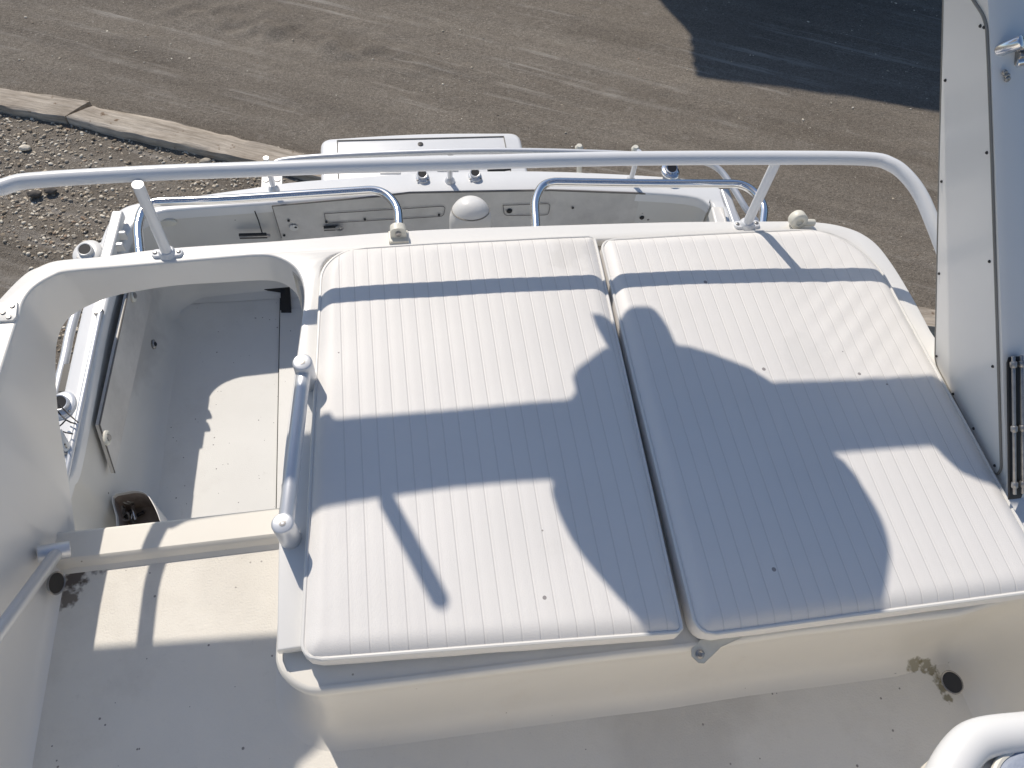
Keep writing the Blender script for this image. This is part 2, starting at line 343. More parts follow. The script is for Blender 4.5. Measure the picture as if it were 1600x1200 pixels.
# a few bigger stones
def stone(px, py, r, label, m):
    p = at(px, py, GR); mb = MB(); bm = bmesh.new(); bmesh.ops.create_icosphere(bm, subdivisions=3, radius=1)
    vs = []
    for v in bm.verts:
        q = v.co * (1 + .25 * noise.noise(v.co * 1.7 + p)); vs.append((p.x + q.x * r, p.y + q.y * r * .7, GR + r * .3 + q.z * r * .5))
    mb.add(vs, [[v.index for v in f.verts] for f in bm.faces], m); bm.free()
    tag(mb.build('stone', angle=60), label, 'stone', 'bigger stones lying in the gravel')
stone(55, 305, .055, 'dark fist-sized stone in the gravel just below the left end of the white top rail', ROCK)
stone(80, 300, .05, 'black stone beside others in the gravel, right of the stone under the white rail end', ROCK)
stone(40, 233, .045, 'pale round stone in the gravel below the cracked end of the left timber', smats[0])
stone(168, 403, .03, 'small rusty brown stone in the gravel above the rounded left deck corner', smats[4])
stone(322, 254, .05, 'grey stone against the shaded edge of the long timber', smats[2])

# ------------------------------------------------------------------ weathered timbers
TIMB = bpy.data.materials.new('weathered_timber'); TIMB.use_nodes = True
t = TIMB.node_tree; n = t.nodes; l = t.links; b = n['Principled BSDF']; b.inputs['Roughness'].default_value = .9; b.inputs['Specular IOR Level'].default_value = .2
tc = n.new('ShaderNodeTexCoord'); mp = n.new('ShaderNodeMapping'); mp.inputs['Scale'].default_value = (1.2, 14, 14); l.new(tc.outputs['Object'], mp.inputs[0])
c1 = ramp(nz(2.0, 10, mp.outputs[0], .7), .32, (.30, .26, .21, 1), .62, (.60, .54, .46, 1)); c2 = ramp(nz(3, 4, tc.outputs['Object']), .3, (.75, .72, .7, 1), .7, (1.1, 1.1, 1.1, 1))
c4 = ramp(nz(9, 3, tc.outputs['Object'], .5), .66, (1, 1, 1, 1), .72, (.5, .42, .36, 1))
l.new(mixc(1.0, mixc(1.0, c1, c2, 'MULTIPLY'), c4, 'MULTIPLY'), b.inputs['Base Color'])
bn = n.new('ShaderNodeBump'); bn.inputs['Strength'].default_value = .9; bn.inputs['Distance'].default_value = .015; l.new(nz(2.5, 8, mp.outputs[0], .7), bn.inputs['Height']); l.new(bn.outputs[0], b.inputs['Normal'])
def timber(a, b_, wid, h, label, skew=(0, 0), seed=0, tilt=0):
    a, b_ = Vector(a), Vector(b_); d = (b_ - a); L = d.length; ang = math.atan2(d.y, d.x); N = 60; rows = []
    for i in range(N + 1):
        s = i / N; row = []
        for k, (vv, zz) in enumerate(((-1, -.6), (-1, .0), (-.98, .8), (-.9, 1), (-.5, 1.0), (0, 1.02), (.5, 1), (.9, 1), (.98, .8), (1, -.6))):
            e = skew[0] * (1 - s) * vv + skew[1] * s * vv; nn = noise.noise(V(s * L * 1.8, vv * .6, seed)) * .025 + noise.noise(V(s * L * 7, vv, seed + 5)) * .014
            ragged = (1 if i in (0, N) else 0) * .03 * noise.noise(V(vv * 4, seed, 1))
            row.append((s * L + e + ragged, vv * wid / 2 + nn * (1 if abs(vv) > .4 else .2), h * zz + tilt * vv + .012 * noise.noise(V(s * 5, vv * 2, seed + 9))))
        rows.append(row)
    mb = MB(); mb.grid(rows, TIMB); mb.add(rows[0], [list(range(10))], TIMB); mb.add(rows[-1], [list(range(10))[::-1]], TIMB)
    o = mb.build('timber_beam', angle=50); o.location = (a.x, a.y, GR); o.rotation_euler = (0, 0, ang)
    tag(o, label, 'timber', 'weathered timbers laid across the yard')
HT = .065
def tp(px, py): q = at(px, py, GR + HT); return (q.x, q.y)
timber(tp(-260, 108), tp(120, 170), .25, HT, 'short grey timber at the far left whose cracked end meets the longer beam', (0, .06), 1)
timber(tp(125, 173), tp(520, 265), .25, HT, 'long weathered timber running from the cracked joint to behind the boat stern', (.07, 0), 2)
timber(at(1415, 492, GR + .1).xy, at(1640, 520, GR + .1).xy, .2, .1, 'short timber seen between the deck edge and the right arch leg', (0, 0), 3)

# ------------------------------------------------------------------ the shed outside the frame that shades the yard
th = R(-15.2); ex = V(math.cos(th), math.sin(th), 0); ey = V(-ex.y, ex.x, 0)
tipc = at(1090, 120, GR); H = 5.0; corner = V(tipc.x - SX * H, tipc.y - SY * H, GR + H)
shed = empty('shed', (corner.x + 6, corner.y + 4, GR), 'tall dark clad shed just outside the picture, known by its black shadow on the dirt', 'shed')
mb = MB(); c0 = corner + ex * .95 + ey * .35
wp = []; n_ = 120
for i in range(n_ + 1):
    q = i / n_ * 16; wp.append(c0 + ex * q + ey * (.02 if i % 2 else 0))
mb.grid([[V(q.x, q.y, GR - .1) for q in wp], [V(q.x, q.y, GR + H - .05) for q in wp]], SHED)
mb.grid([[c0 + V(0, 0, -H - .1), c0 + ey * 9 + V(0, 0, -H - .1)], [c0 + V(0, 0, -.05), c0 + ey * 9 + V(0, 0, -.05)]], SHED)
mb.build('wall', shed, recalc=False)
mb = MB(); top = []; 
def up_r(px, py): q = at(px, py, GR); return V(q.x - SX * H, q.y - SY * H, GR + H)
edge = [up_r(*p) for p in ((1090, 120), (1091, 110), (1085, 104), (1088, 93), (1083, 88), (1087, 78), (1082, 72), (1084, 62), (1078, 52), (1060, 33), (1030, 0), (985, -50), (900, -140))]
rowa = [e + V(0, 0, .0) for e in edge]; rowb = [e + ex * 17 for e in edge]

mb.grid([rowa, rowb], SHED); mb.grid([[q + V(0, 0, -.05) for q in rowa], [q + V(0, 0, -.05) for q in rowb]], SHED); mb.grid([rowa, [q + V(0, 0, -.05) for q in rowa]], SHED)
mb.build('roof', shed, recalc=False)

# ================================================================== THE BOAT
boat = empty('motor_boat', (.18, 0, GR), 'white flybridge motor boat standing ashore, seen from its upper deck toward the stern', 'boat')

# --- flybridge deck
outer = [(-1.12, -1.6), (-1.11, 0), (-1.08, .55), (-.93, .87), (-.84, 1.0)] + [xy(at(*p, D)) for p in [(0, 465), (36, 429), (60, 416), (90, 406), (156, 400), (262, 387), (440, 375), (650, 359), (840, 352), (1050, 346), (1180, 345), (1250, 345), (1292, 348), (1324, 355), (1350, 366), (1374, 385), (1400, 420), (1430, 470), (1455, 517)]] + [(1.19, .7), (1.30, .45), (1.36, 0), (1.38, -1.6)]
hat = [(0, 583), (21, 517), (29, 494), (37, 469), (54, 448), (83, 431), (108, 424), (200, 416), (350, 403), (405, 399), (432, 402), (457, 415), (470, 434), (475, 462), (471, 502), (464, 553), (445, 700), (437, 805)]
hatp = [xy(at(*p, D)) for p in hat]
def sm(pts, n_=4): return [xy(q) for q in catmull([V(q[0], q[1], 0) for q in pts], n_)]
outer_s = outer[:4] + sm(outer[4:-4], 5) + outer[-4:]
hat_s = sm(hatp, 4)
RX = 1.135
bench_in = [xy(q) for q in rounded([V(-.234, .327, 0), V(-.168, .327, 0), V(-.158, 1.172, 0), V(1.118, 1.168, 0), V(RX, .30, 0), V(RX + .01, .26, 0)], [0, .03, .06, .16, .02, 0], 6)]
inner = [(1.19, -1.6), (1.18, -.4), (1.165, .1)] + bench_in[::-1] + [(-.2345, .50)] + hat_s[::-1] + [(-.765, .8), (-.765, .45), (-.775, 0), (-.79, -1.6)]
mb = MB(); mb.prism(outer_s + inner, D - .022, D, GEL, .0045)
deck = mb.build('flybridge_deck', boat, angle=50)
# outer skirt of the flybridge
mb = MB(); mb.grid([[V(x, y, D - .01) for x, y in outer_s], [V(x + (.006 if x < .2 else -.006), y - .005, D - .075) for x, y in outer_s]], GEL)
mb.build('deck_fascia', boat, angle=40)
# bench block under the cushions, with lip, front and cove
lipx = [at(*p, BR) for p in ((434, 1014), (434, 1031), (440, 1048), (452, 1062), (470, 1074), (492, 1080), (530, 1077), (600, 1069), (690, 1058), (840, 1039), (990, 1021), (1090, 1010), (1240, 988), (1375, 972), (1500, 957))]
path = [V(-.2345, .64, 0), V(-.2345, .45, 0)] + catmull([V(p.x, p.y, 0) for p in lipx], 4) + rounded([V(lipx[-1].x + .02, lipx[-1].y + .002, 0), V(1.155, .27, 0), V(1.165, -.1, 0), V(1.185, -1.6, 0)], [0, .11, 0, 0], 10)
rowsT = [[] for _ in range(13)]
for i, p in enumerate(path):
    a = path[max(i - 1, 0)]; c = path[min(i + 1, len(path) - 1)]; tt = (c - a).normalized(); nn = V(tt.y, -tt.x, 0)   # outward, toward the floor
    lipw = 1 - min(1, max(0, (p.x - 1.04) / .07)); top = BR * lipw + (D - .004) * (1 - lipw)
    prof = [(-.008 * lipw - .004 * (1 - lipw), top), (-.003, top), (.0, top - .003), (.004 * lipw, top - .008), (.004 * lipw, top - .02), (-.006 * lipw, top - .032), (-.006 * lipw, -1.42), (-.003, -1.50), (.006, -1.545), (.018, -1.575), (.034, -1.592), (.05, -1.599), (.07, -1.603)]
    for k, (o_, z) in enumerate(prof): q = p + nn * (o_ if i > 1 else max(o_, 0)); rowsT[k].append(V(q.x, q.y, z))
mb = MB(); mb.grid(rowsT, GELW)
hw = [V(p.x, p.y + .002, BR - .0015) for p in path[2:-12]]
mb.add([V(-.232, .36, BR - .0015)] + hw + [V(1.16, .3, BR - .0015), V(1.16, 1.0, BR - .0015), V(1.10, 1.12, BR - .0015), V(1.0, 1.19, BR - .0015), V(-.18, 1.2, BR - .0015), V(-.18, .4, BR - .0015), V(-.232, .4, BR - .0015)], [list(range(len(hw) + 8))], GELW)
mb.build('sunpad_bench', boat, angle=60)
# side of the bench facing the hatch
mb = MB(); mb.grid([[V(x, y, D - .07) for x, y in [(-.19, 1.13), (-.197, 1.05), (-.2, 1.0), (-.209, .9), (-.23, .7), (-.236, .62)]], [V(x, y, -1.66) for x, y in [(-.19, 1.13), (-.197, 1.05), (-.2, 1.0), (-.209, .9), (-.23, .7), (-.236, .62)]]], GEL); mb.build('bench_side', boat)
# fly floor, sill, left wall
mb = MB(); mb.prism([(-.80, -1.6), (1.25, -1.6), (1.2, .2), (1.17, .3), (-.2, .3), (-.22, .66), (-.80, .66)], F - .05, F, FLOOR)
mb.build('flybridge_floor', boat)
mb = MB(); sl = []
for x in [-.80 + i * (.80 - .237) / 24 for i in range(25)]:
    yo = .712 + (-.008) * ((x + .24) / -.5); yi = yo - .072
    sl.append([V(x, yo + .002, -1.70), V(x, yo, -1.585), V(x, yo - .004, -1.576), V(x, yo - .009, -1.573), V(x, yo - .014, -1.573), V(x, yi + .014, -1.573), V(x, yi + .009, -1.573), V(x, yi + .004, -1.576), V(x, yi - .0005, -1.582), V(x, yi - .006, -1.594), V(x, yi - .018, -1.6015)])
mb.grid(sl, GELW); mb.build('hatch_sill', boat, angle=28)
wallp = [V(x, y, 0) for x, y in sm(hatp[-6:0:-1], 5)] + [V(-.7655, .80, 0), V(-.766, .60, 0)]   # plan of the inner wall, from the bench round to the left
def on_wall(px, py):
    d = ray(px, py); best = None
    for p, q in zip(wallp, wallp[1:]):
        e = q - p; den = d.x * -e.y + e.x * d.y
        if abs(den) < 1e-9: continue
        t_ = (p.x * -e.y + e.x * p.y) / den; u_ = (d.x * p.y - d.y * p.x) / den
        if t_ > 0 and -.02 <= u_ <= 1.02: best = d * t_
    return best
st = []
for p in [(472, 486), (466, 464), (453, 449), (434, 440), (405, 438), (350, 441), (290, 444.5), (250, 449), (213, 455), (179, 462), (158, 469), (133, 480), (115, 491), (102, 503), (93, 520), (87.5, 545), (87, 587), (90, 640), (97, 690), (106, 745)]:
    q = on_wall(*p)
    if q: st.append((V(q.x, q.y, D), q, 0))
for y, c in ((.70, .3), (.66, 1), (.45, 1), (0, 1), (-.8, 1), (-1.6, 1)): st.append((V(-.765, y + .004, D), V(-.715, y, -1.603), c))
mb = MB(); rows = []
tops = catmull([s_[0] for s_ in st], 3); bots = catmull([s_[1] for s_ in st], 3)
covs = [st[min(len(st) - 1, int(i / 3))][2] for i in range(len(tops))]
for q in range(15):
    row = []
    for T_, B_, c in zip(tops, bots, covs):
        s_ = q / 14; T0 = T_ - V(0, 0, .004)
        p = T0.lerp(B_, s_)
        if c:   # straight wall then a cove sweeping onto the floor
            e = max(0, (s_ - .72) / .28); p = T0.lerp(V(B_.x - .03, B_.y, B_.z), min(s_, .98)); p.x += .03 * e ** 2; p.z = T0.z + (B_.z - T0.z) * (s_ if s_ < .72 else .72 + .28 * math.sin(e * math.pi / 2))
        row.append(p)
    rows.append(row)
mb.grid(rows, GEL); mb.build('coaming_liner', boat, angle=60)
# wall thickness rim under the coaming (its lower edge seen through the hatch)
mb = MB(); mb.grid([[b_ for b_ in bots[:-20]], [V(b_.x - (.05 if b_.x < -.6 else 0), b_.y + (.04 if b_.x > -.72 else 0), b_.z + .01) for b_ in bots[:-20]]], GEL); mb.build('coaming_rim', boat)
# outer side shell and underside of the flybridge, with the cabin below
mb = MB()
sh = [(-1.12, -1.6), (-1.11, 0), (-1.08, .5), (-1.0, .72)]
mb.grid([[V(x, y, D - .1) for x, y in sh], [V(x + .04, y, -1.72) for x, y in sh]], GEL)
mb.build('flybridge_side', boat); mb = MB()
sh = [(1.38, -1.6), (1.36, 0), (1.30, .45), (1.2, .75), (1.14, 1.05)]
mb.grid([[V(x, y, D - .1) for x, y in sh], [V(x - .02, y - .02, -1.72) for x, y in sh]], GEL)
mb.build('flybridge_side', boat)
mb = MB(); mb.prism([(-.15, .28), (1.15, .28), (1.14, 1.1), (-.15, 1.1)], -1.72, -1.66, GEL); mb.build('overhead_panel', boat)
mb = MB(); mb.prism([(-.86, -3.0), (1.26, -3.0), (1.22, .30), (-.84, .30)], S - .2, -1.665, GEL, .02)
cab = mb.build('cabin', boat)
# unseen helm console, enlarged and warm-coloured to bounce sunlight onto the bench
mb = MB(); mb.prism([(-.75, -2.0), (1.15, -2.0), (1.15, -.78), (-.45, -.78)], F - .05, -.58, WARM, .05); mb.build('bounce_console', boat)

mb = MB(); mb.tube([at(p[0], p[1], F + .0004) for p in ((560, 1146), (700, 1129), (840, 1113), (1000, 1096), (1200, 1075), (1400, 1052))], .0011, LINEM, 6); mb.build('nonskid_edge', boat)
# --- drains in the fly well
def drain(c, nrm, name='drain'):
    mb = MB(); up = V(0, 1, 0)
    mb.lathe(c, nrm, [(.018, -.004), (.0195, .001), (.0185, .002), (.017, .001), (.0165, -.004)], STEEL, 24, 1.25, 1, up)
    mb.lathe(Vector(c) + Vector(nrm).normalized() * .0005, nrm, [(.0165, -.003), (.0165, .0)], BLACK, 24, 1.25, 1, up); mb.build(name, boat)
drain(atx(88, 911, -.720), (1, -.1, .55)); drain(atx(1488, 1066, 1.075), (-.8, -.3, .8))

# --- handrail beside the sunpad
hr = MB(); a1 = at(441, 817, D + .085); a2 = at(472, 565, D + .085); b1 = V(a1.x, a1.y + .004, D); b2 = V(a2.x, a2.y + .004, D)
z_ = a1.z - .024; hr.rod(V(a1.x + .001, a1.y, z_), V(a2.x, a2.y, z_), .0135, ALU); hrail = hr.build('handrail', boat, angle=50)
for tp_, bs in ((a1, b1), (a2, b2)):
    mb = MB(); mb.rod(bs - V(0, 0, .002), tp_, .0185, ALU, 28, .2)
    mb.lathe(tp_ + V(0, 0, -.001), (0, 0, 1), [(.0055, 0), (.006, .0015), (.003, .0018), (.0022, .0005)], STEEL, 12)
    mb.build('post', hrail, angle=50)

# --- white top rail with two stanchions
ZR = -1.06
rp = [V(-.78, -1.6, ZR), V(-.755, -.2, ZR), V(-.752, .6, ZR), V(-.754, .98, ZR), V(-.748, 1.10, ZR), V(-.722, 1.178, ZR)] + [at(p[0], p[1], ZR) for p in [(0, 293.5), (30, 284.5), (70, 280.5), (120, 277), (260, 269.5), (400, 264.5), (550, 259), (700, 255), (850, 250.5), (1000, 247.5), (1200, 246.5), (1350, 248)]]
rp += [at(1392, 257, ZR), at(1418, 277, -1.068), at(1440, 308, -1.085), at(1460, 355, -1.115), at(1476, 397, -1.145)]
mb = MB(); mb.tube(catmull(rp, 5), .0149, PAINT, 20)
frail = mb.build('top_rail', boat, angle=50)
for (bp, tpx) in (((262, 397), (215, 288)), ((1166, 352), (1216, 246))):
    B_ = at(*bp, D); T_ = at(*tpx, ZR); mb = MB(); mb.tube([B_, T_], .0112, PAINT, 18)
    mb.prism([xy(q) for q in rounded([V(B_.x - .032, B_.y - .011, 0), V(B_.x + .032, B_.y - .011, 0), V(B_.x + .032, B_.y + .011, 0), V(B_.x - .032, B_.y + .011, 0)], .01, 5, True)], D - .001, D + .006, PAINT, .002)
    mb.lathe(B_, (T_ - B_), [(.019, 0), (.0175, .008), (.0135, .014)], PAINT, 18)
    for s_ in (-1, 1): mb.screw((B_.x + s_ * .024, B_.y, D + .006), (0, 0, 1), .005)
    mb.build('stanchion', frail, angle=50)
# hinge plate at left, cream lugs at the aft edge
mb = MB(); q = [at(p[0], p[1], D) for p in ((-40, 478), (29, 474), (27, 497), (22, 503), (-40, 506))]
mb.prism([xy(v) for v in q], D - .001, D + .005, WHITE, .0015)
for p in ((19.5, 479), (5, 489), (14, 496)): mb.screw(at(p[0], p[1], D + .005), (0, 0, 1), .005)
mb.build('hinge_plate', boat)
def lug(px, py, stub):
    c = at(px, py, D); mb = MB()
    if not stub:
        prof = rounded([V(-.018, 0, 0), V(-.018, .0, .035), V(.018, 0, .035), V(.018, 0, 0)], [0, .017, .017, 0], 6)
        P = [c + q for q in prof]; nn = len(P); vs = P + [q + V(0, .018, 0) for q in P]
        mb.add(vs, [list(range(nn))[::-1], [nn + i for i in range(nn)]] + [[i, (i + 1) % nn, nn + (i + 1) % nn, nn + i] for i in range(nn)], CREAM)
        mb.rod(c + V(0, -.006, .02), c + V(0, .024, .02), .007, STEEL, 14)
        mb.prism([(c.x - .022, c.y - .012), (c.x + .022, c.y - .012), (c.x + .022, c.y + .022), (c.x - .022, c.y + .022)], D - .001, D + .006, CREAM, .002)
    else:
        mb.rod(c + V(-.015, 0, .014), c + V(.042, -.004, .012), .0085, CREAM, 16)
        mb.lathe(c + V(-.002, .012, .018), (0, -1, .2), [(.020, 0), (.021, .003), (.021, .02), (.018, .023), (.009, .023), (.009, .018)], CREAM, 20)
    mb.build('canopy_lug', boat, angle=50)
lug(623, 374, False); lug(1243, 353, True)

# --- chrome grab loops aft of the fly deck
def loop(pts, name='grab_loop'):
    P = [at(p[0], p[1], -1.30) for p in pts]; mb = MB(); mb.tube(rounded(P, [0] + [.05] * (len(P) - 2) + [0], 8), .0105, CHR, 18); mb.build(name, boat, angle=60)
loop([(219, 402), (214, 352), (228, 316), (350, 312), (596, 296), (622, 322), (624, 372)])
loop([(838, 366), (835, 312), (850, 284), (1000, 286.5), (1165, 287), (1195, 318), (1190, 362)])

# --- radar arch
arch = MB()
Zc = -.27
def legx(z): return 1.145 + (z + 1.285) * (-.206)       # inner face leans inboard
def fp(px, py):   # point on the leaning inner face of the right leg
    r = ray(px, py); tt = .7
    for _ in range(40):
        q = r * tt; tt *= legx(q.z) / q.x
    return r * tt
def legpts(s):
    A = [(q.z, q.y) for q in (fp(1456, 566), fp(1459, 427), fp(1463, 250), fp(1469, 40))]; Fw = [(q.z, q.y) for q in (fp(1577, 778), fp(1571, 560), fp(1565, 400), fp(1557, 200), fp(1549, 20))]
    A = [(-1.31, A[0][1] - .01)] + A + [(-.5, 1.415), (-.3, 1.60)]; Fw = [(-1.31, Fw[0][1] - .02)] + Fw + [(-.48, 1.27), (-.3, 1.42)]
    return A, Fw
def resamp(pts, n_):
    c = catmull([V(0, q[1], q[0]) for q in pts], 8); L = [0]
    for i in range(1, len(c)): L.append(L[-1] + (c[i] - c[i - 1]).length)
    out = []
    for k in range(n_):
        d = L[-1] * k / (n_ - 1); i = max(j for j in range(len(L)) if L[j] <= d + 1e-9); i = min(i, len(L) - 2); tt = (d - L[i]) / max(1e-9, L[i + 1] - L[i]); out.append(c[i].lerp(c[i + 1], tt))
    return out
A_, F_ = legpts(1); A_ = resamp(A_, 24); F_ = resamp(F_, 24)
A2 = resamp([(-1.30, .62), (-.9, 1.0), (-.6, 1.28), (-.3, 1.58)], 24)
def leg(side):
    mb = MB(); rows = []
    for a, f in zip(A_ if side > 0 else A2, F_):
        def X(z, o=0):
            x = legx(z) + o; return x if side > 0 else .232 - (1.145 + (z + 1.285) * (-.125) + o)
        tk = .15 - .06 * max(0, min(1, (a.z + 1.3) / .5)); e = .012
        if side < 0: tk = .16 + .20 * max(0, min(1, (a.z + 1.3) / .5))  # unseen left leg widened outward to shade the fly floor
        d = (a - f).normalized()
        ring = [V(X(f.z, e), f.y, f.z), V(X(f.z), f.y + d.y * e, f.z + d.z * e), V(X(a.z), a.y - d.y * e, a.z - d.z * e), V(X(a.z, e), a.y, a.z), V(X(a.z, tk - e), a.y, a.z), V(X(a.z, tk), a.y - d.y * e, a.z - d.z * e), V(X(f.z, tk), f.y + d.y * e, f.z + d.z * e), V(X(f.z, tk - e), f.y, f.z)]
        rows.append(ring)
    mb.grid(rows, GEL, closed=True); return mb
arch = leg(1)
# crossbar with filleted corners and an added bulge shaped to cast the shoulder shadow
ZB = -.30; dh = ZB - CT
def up(px, py, h=dh): q = at(px, py, CT); return V(q.x - SX * h, q.y - SY * h, 0)
pl = [up(*p) for p in ((1500, 583), (1455, 585), (1400, 589), (1300, 595), (1207, 600), (1172, 577), (1145, 566), (1110, 552), (1077, 542), (1061, 540), (1000, 545), (952, 541), (942, 544), (922, 560), (901, 577), (895, 590), (900, 612), (893, 623), (880, 627), (800, 634), (700, 642), (600, 650), (520, 655))]
pr = [up(*p, dh + .055) for p in ((500, 800), (560, 790), (700, 770), (800, 761), (862, 757), (900, 760), (1250, 730), (1312, 715), (1400, 707), (1468, 701), (1484, 724), (1508, 745), (1545, 760))]
pl = [V(q.x, q.y, 0) for q in pl]; pr = [V(q.x, q.y, 0) for q in pr]
xr = legx(ZB) ; xl = -.79
poly = [V(xr + .09, pl[0].y + .0, 0)] + pl + [V(-.5, pl[-1].y + .016, 0), V(xl, pl[-1].y + .034, 0), V(xl - .5, pl[-1].y + .06, 0), V(xl - .5, pr[0].y - .10, 0), V(xl + .005, pr[0].y - .10, 0), V(xl + .03, pr[0].y - .035, 0), V(xl + .08, pr[0].y - .003, 0)] + pr + [V(xr + .03, pr[-1].y - .05, 0), V(xr + .09, pr[-1].y - .05, 0)]
arch.prism([xy(q) for q in poly], ZB, ZB + .055, GEL, .01)
ar = arch.build('radar_arch', boat, angle=45)
lm = leg(-1); lm.build('arch_leg', ar, angle=45)
# inboard cover panel with sealant and screws
pn = [fp(*p) for p in [(1463, 566), (1466, 430), (1470, 240), (1475, 60), (1478, -90), (1490, -120), (1500, -60), (1518, -6), (1537, 22), (1543, 40), (1546, 100), (1551, 240), (1556, 400), (1561, 560), (1565, 700), (1566, 732), (1560, 742), (1552, 734)]]
pc = rounded(pn, .02, 5, True)
nrm = (pn[4] - pn[0]).cross(pn[12] - pn[0]).normalized(); nrm = -nrm if nrm.x > 0 else nrm
mb = MB(); N = len(pc); cen = sum(pc, V(0, 0, 0)) / N
mb.add([p + nrm * .003 for p in pc] + [p - nrm * .004 for p in pc], [list(range(N))] + [[i, (i + 1) % N, N + (i + 1) % N, N + i] for i in range(N)], GEL)
for p in [(1541, 42), (1545, 238), (1480, 125), (1474, 283), (1549, 408), (1470, 427), (1554, 572), (1466, 556), (1492, 615), (1524, 669), (1557, 727), (1535, 40)]:
    mb.screw(fp(*p) + nrm * .003, nrm, .003, SEAM)
mb.build('cover_panel', ar, angle=15)
mb = MB(); mb.tube([p + nrm * .0015 for p in pc + pc[:2]], .0028, SEAL, 6, False); mb.build('sealant_bead', ar)
# unseen plates added to cast the traced shadow outline, and the antenna
def blob(name, pts, z0, z1, m, bev, n_=5, par=ar):
    P = []; N = len(pts); g0 = [at(p[0], p[1], CT) for p in pts]
    ar_ = sum(g0[i].x * g0[(i + 1) % N].y - g0[(i + 1) % N].x * g0[i].y for i in range(N))
    for i, p in enumerate(pts):
        tt = g0[(i + 1) % N] - g0[i - 1]; nn = V(tt.y, -tt.x, 0) * (1 if ar_ > 0 else -1); P.append(up(p[0], p[1], (z1 if nn.x * SX + nn.y * SY > 0 else z0) - CT))
    if True: pass; mb = MB(); mb.prism([xy(q) for q in catmull(P, n_, True)], z0, z1, m, bev); return mb.build(name, par, angle=60)
blob('body_shadow_plate', [(1010, 985), (960, 930), (918, 880), (886, 830), (870, 795), (864, 757), (900, 720), (1100, 690), (1250, 690), (1310, 716), (1350, 762), (1380, 812), (1395, 862), (1392, 905), (1384, 950), (1360, 1040), (1200, 1100), (1080, 1070)], ZB + .056, ZB + .10, WHITE, .008)  # flat plate in the body outline, added only to cast that shadow
blob('head_shadow_plate', [(924, 490), (940, 491), (957, 494), (962, 491), (975, 483), (990, 479.5), (1015, 479.5), (1024, 485), (1037, 501), (1047, 517), (1055, 535), (1062, 545), (1050, 580), (960, 580), (950, 542), (940, 525), (931, 509)], ZB - .0012, ZB + .03, WHITE, .002, 1)  # flat plate in the capped-head outline, added only to cast that shadow
q1 = up(602, 778); q1.z = ZB + .05; hh = .168; mb = MB(); mb.rod(q1 - V(0, 0, .045), q1 + V(0, 0, hh), .0155, WHITE, 18, .5)
mb.build('antenna_stub', ar)
# hardware on the leg's forward side
def legf(px, py, z):
    return at(px, py, z)
mb = MB(); c = fp(1552, 70) + V(.045, -.01, .0)
for (a_, b_, r_) in ((V(-.02, 0, .0), V(.05, .0, .012), .008), (V(-.03, .01, -.012), V(-.015, -.01, .02), .011), (V(.0, -.01, -.02), V(.05, -.012, -.006), .009), (V(.02, 0, -.03), V(.05, 0, .0), .008)): mb.rod(c + a_, c + b_, r_, CHR, 12, .3)
mb.box(c + V(.02, 0, -.018), (.022, 0, 0), (0, .014, 0), (0, 0, .014), STEEL); mb.build('latch', ar, bevel=.003)
mb = MB(); 
for p in ((1566, 107), (1570, 112), (1571, 117)): mb.screw(fp(1552, p[1]) + V((p[0] - 1552) * .0011 , -.012, 0), (0, -1, .3), .005, STEEL)
mb.build('stud', ar)
# folded stainless windscreen hinge track with clamps
mb = MB(); a_ = aty(1588, 556, fp(1566, 558).y - .012); b_ = aty(1590, 772, fp(1577, 775).y - .012); dd = (b_ - a_).normalized(); sd_ = V(1, 0, 0)
mb.box((a_ + b_) / 2 + V(.004, .0, -.012), dd * (b_ - a_).length / 2, V(.014, 0, 0), V(0, .003, .005), BLACK)
for o_ in (-.006, .011): mb.rod(a_ + V(o_, 0, 0), b_ + V(o_, 0, 0), .0033, STEEL, 12)
for k in (.06, .52, .93):
    c = a_.lerp(b_, k)
    for o_ in (-.006, .011): mb.lathe(c + V(o_, 0, .0), dd, [(.0045, -.006), (.006, -.004), (.006, .004), (.0045, .006)], STEEL, 14)
mb.build('hinge_track', ar, angle=50)
mb = MB(); y_ = fp(1568, 490).y; a_ = aty(1595, 482, y_ + .01); mb.rod(a_, aty(1640, 560, y_ - .06), .014, PAINT, 18, .8); mb.build('side_rail', boat)

# --- left wall grab rail
e0 = atx(58, 867, -.742); e1 = atx(110, 858, -.690); mb = MB(); mb.rod(e0, e1, .0175, ALU, 26, .12); grl = mb.build('wall_rail_bracket', boat, angle=50)
ta = e0.lerp(e1, .62); tb = atx(0, 985, -.70); tb2 = ta + (tb - ta) * 2.6
mb = MB(); mb.rod(ta + (tb - ta).normalized() * .012, tb2, .0125, ALU, 22); mb.build('rail_tube', grl, angle=50)
mb = MB(); mb.rod(tb2 + V(.012, 0, 0), tb2 - V(.05, 0, 0), .0175, ALU, 26, .12); mb.build('wall_rail_bracket', boat, angle=50)

# --- helm seat at lower right
seat = MB(); Zs = -1.0
P = [at(p[0], p[1], Zs) for p in ((1452, 1300), (1474, 1226), (1503, 1176), (1536, 1153), (1610, 1143), (1710, 1136))]
seat.tube(catmull(P, 6), .024, WHITE, 20)
P2 = [at(p[0], p[1], Zs - .02) for p in ((1450, 1320), (1480, 1225), (1510, 1180), (1545, 1162), (1610, 1152), (1720, 1146), (1720, 1320))]
seat.prism([xy(q) for q in catmull(P2, 4, True)], Zs - .12, Zs - .006, WARM, .01)
hs = seat.build('helm_seat', boat, angle=60)
P3 = [at(p[0], p[1], Zs) for p in ((1552, 1330), (1548, 1210), (1558, 1188), (1600, 1158), (1660, 1132), (1760, 1100), (1800, 1300))]
mb = MB(); mb.prism([xy(q) for q in rounded(P3, .02, 5, True)], Zs - .03, Zs + .01, BLUEV, .012); sc = mb.build('seat_cushion', hs, angle=60)
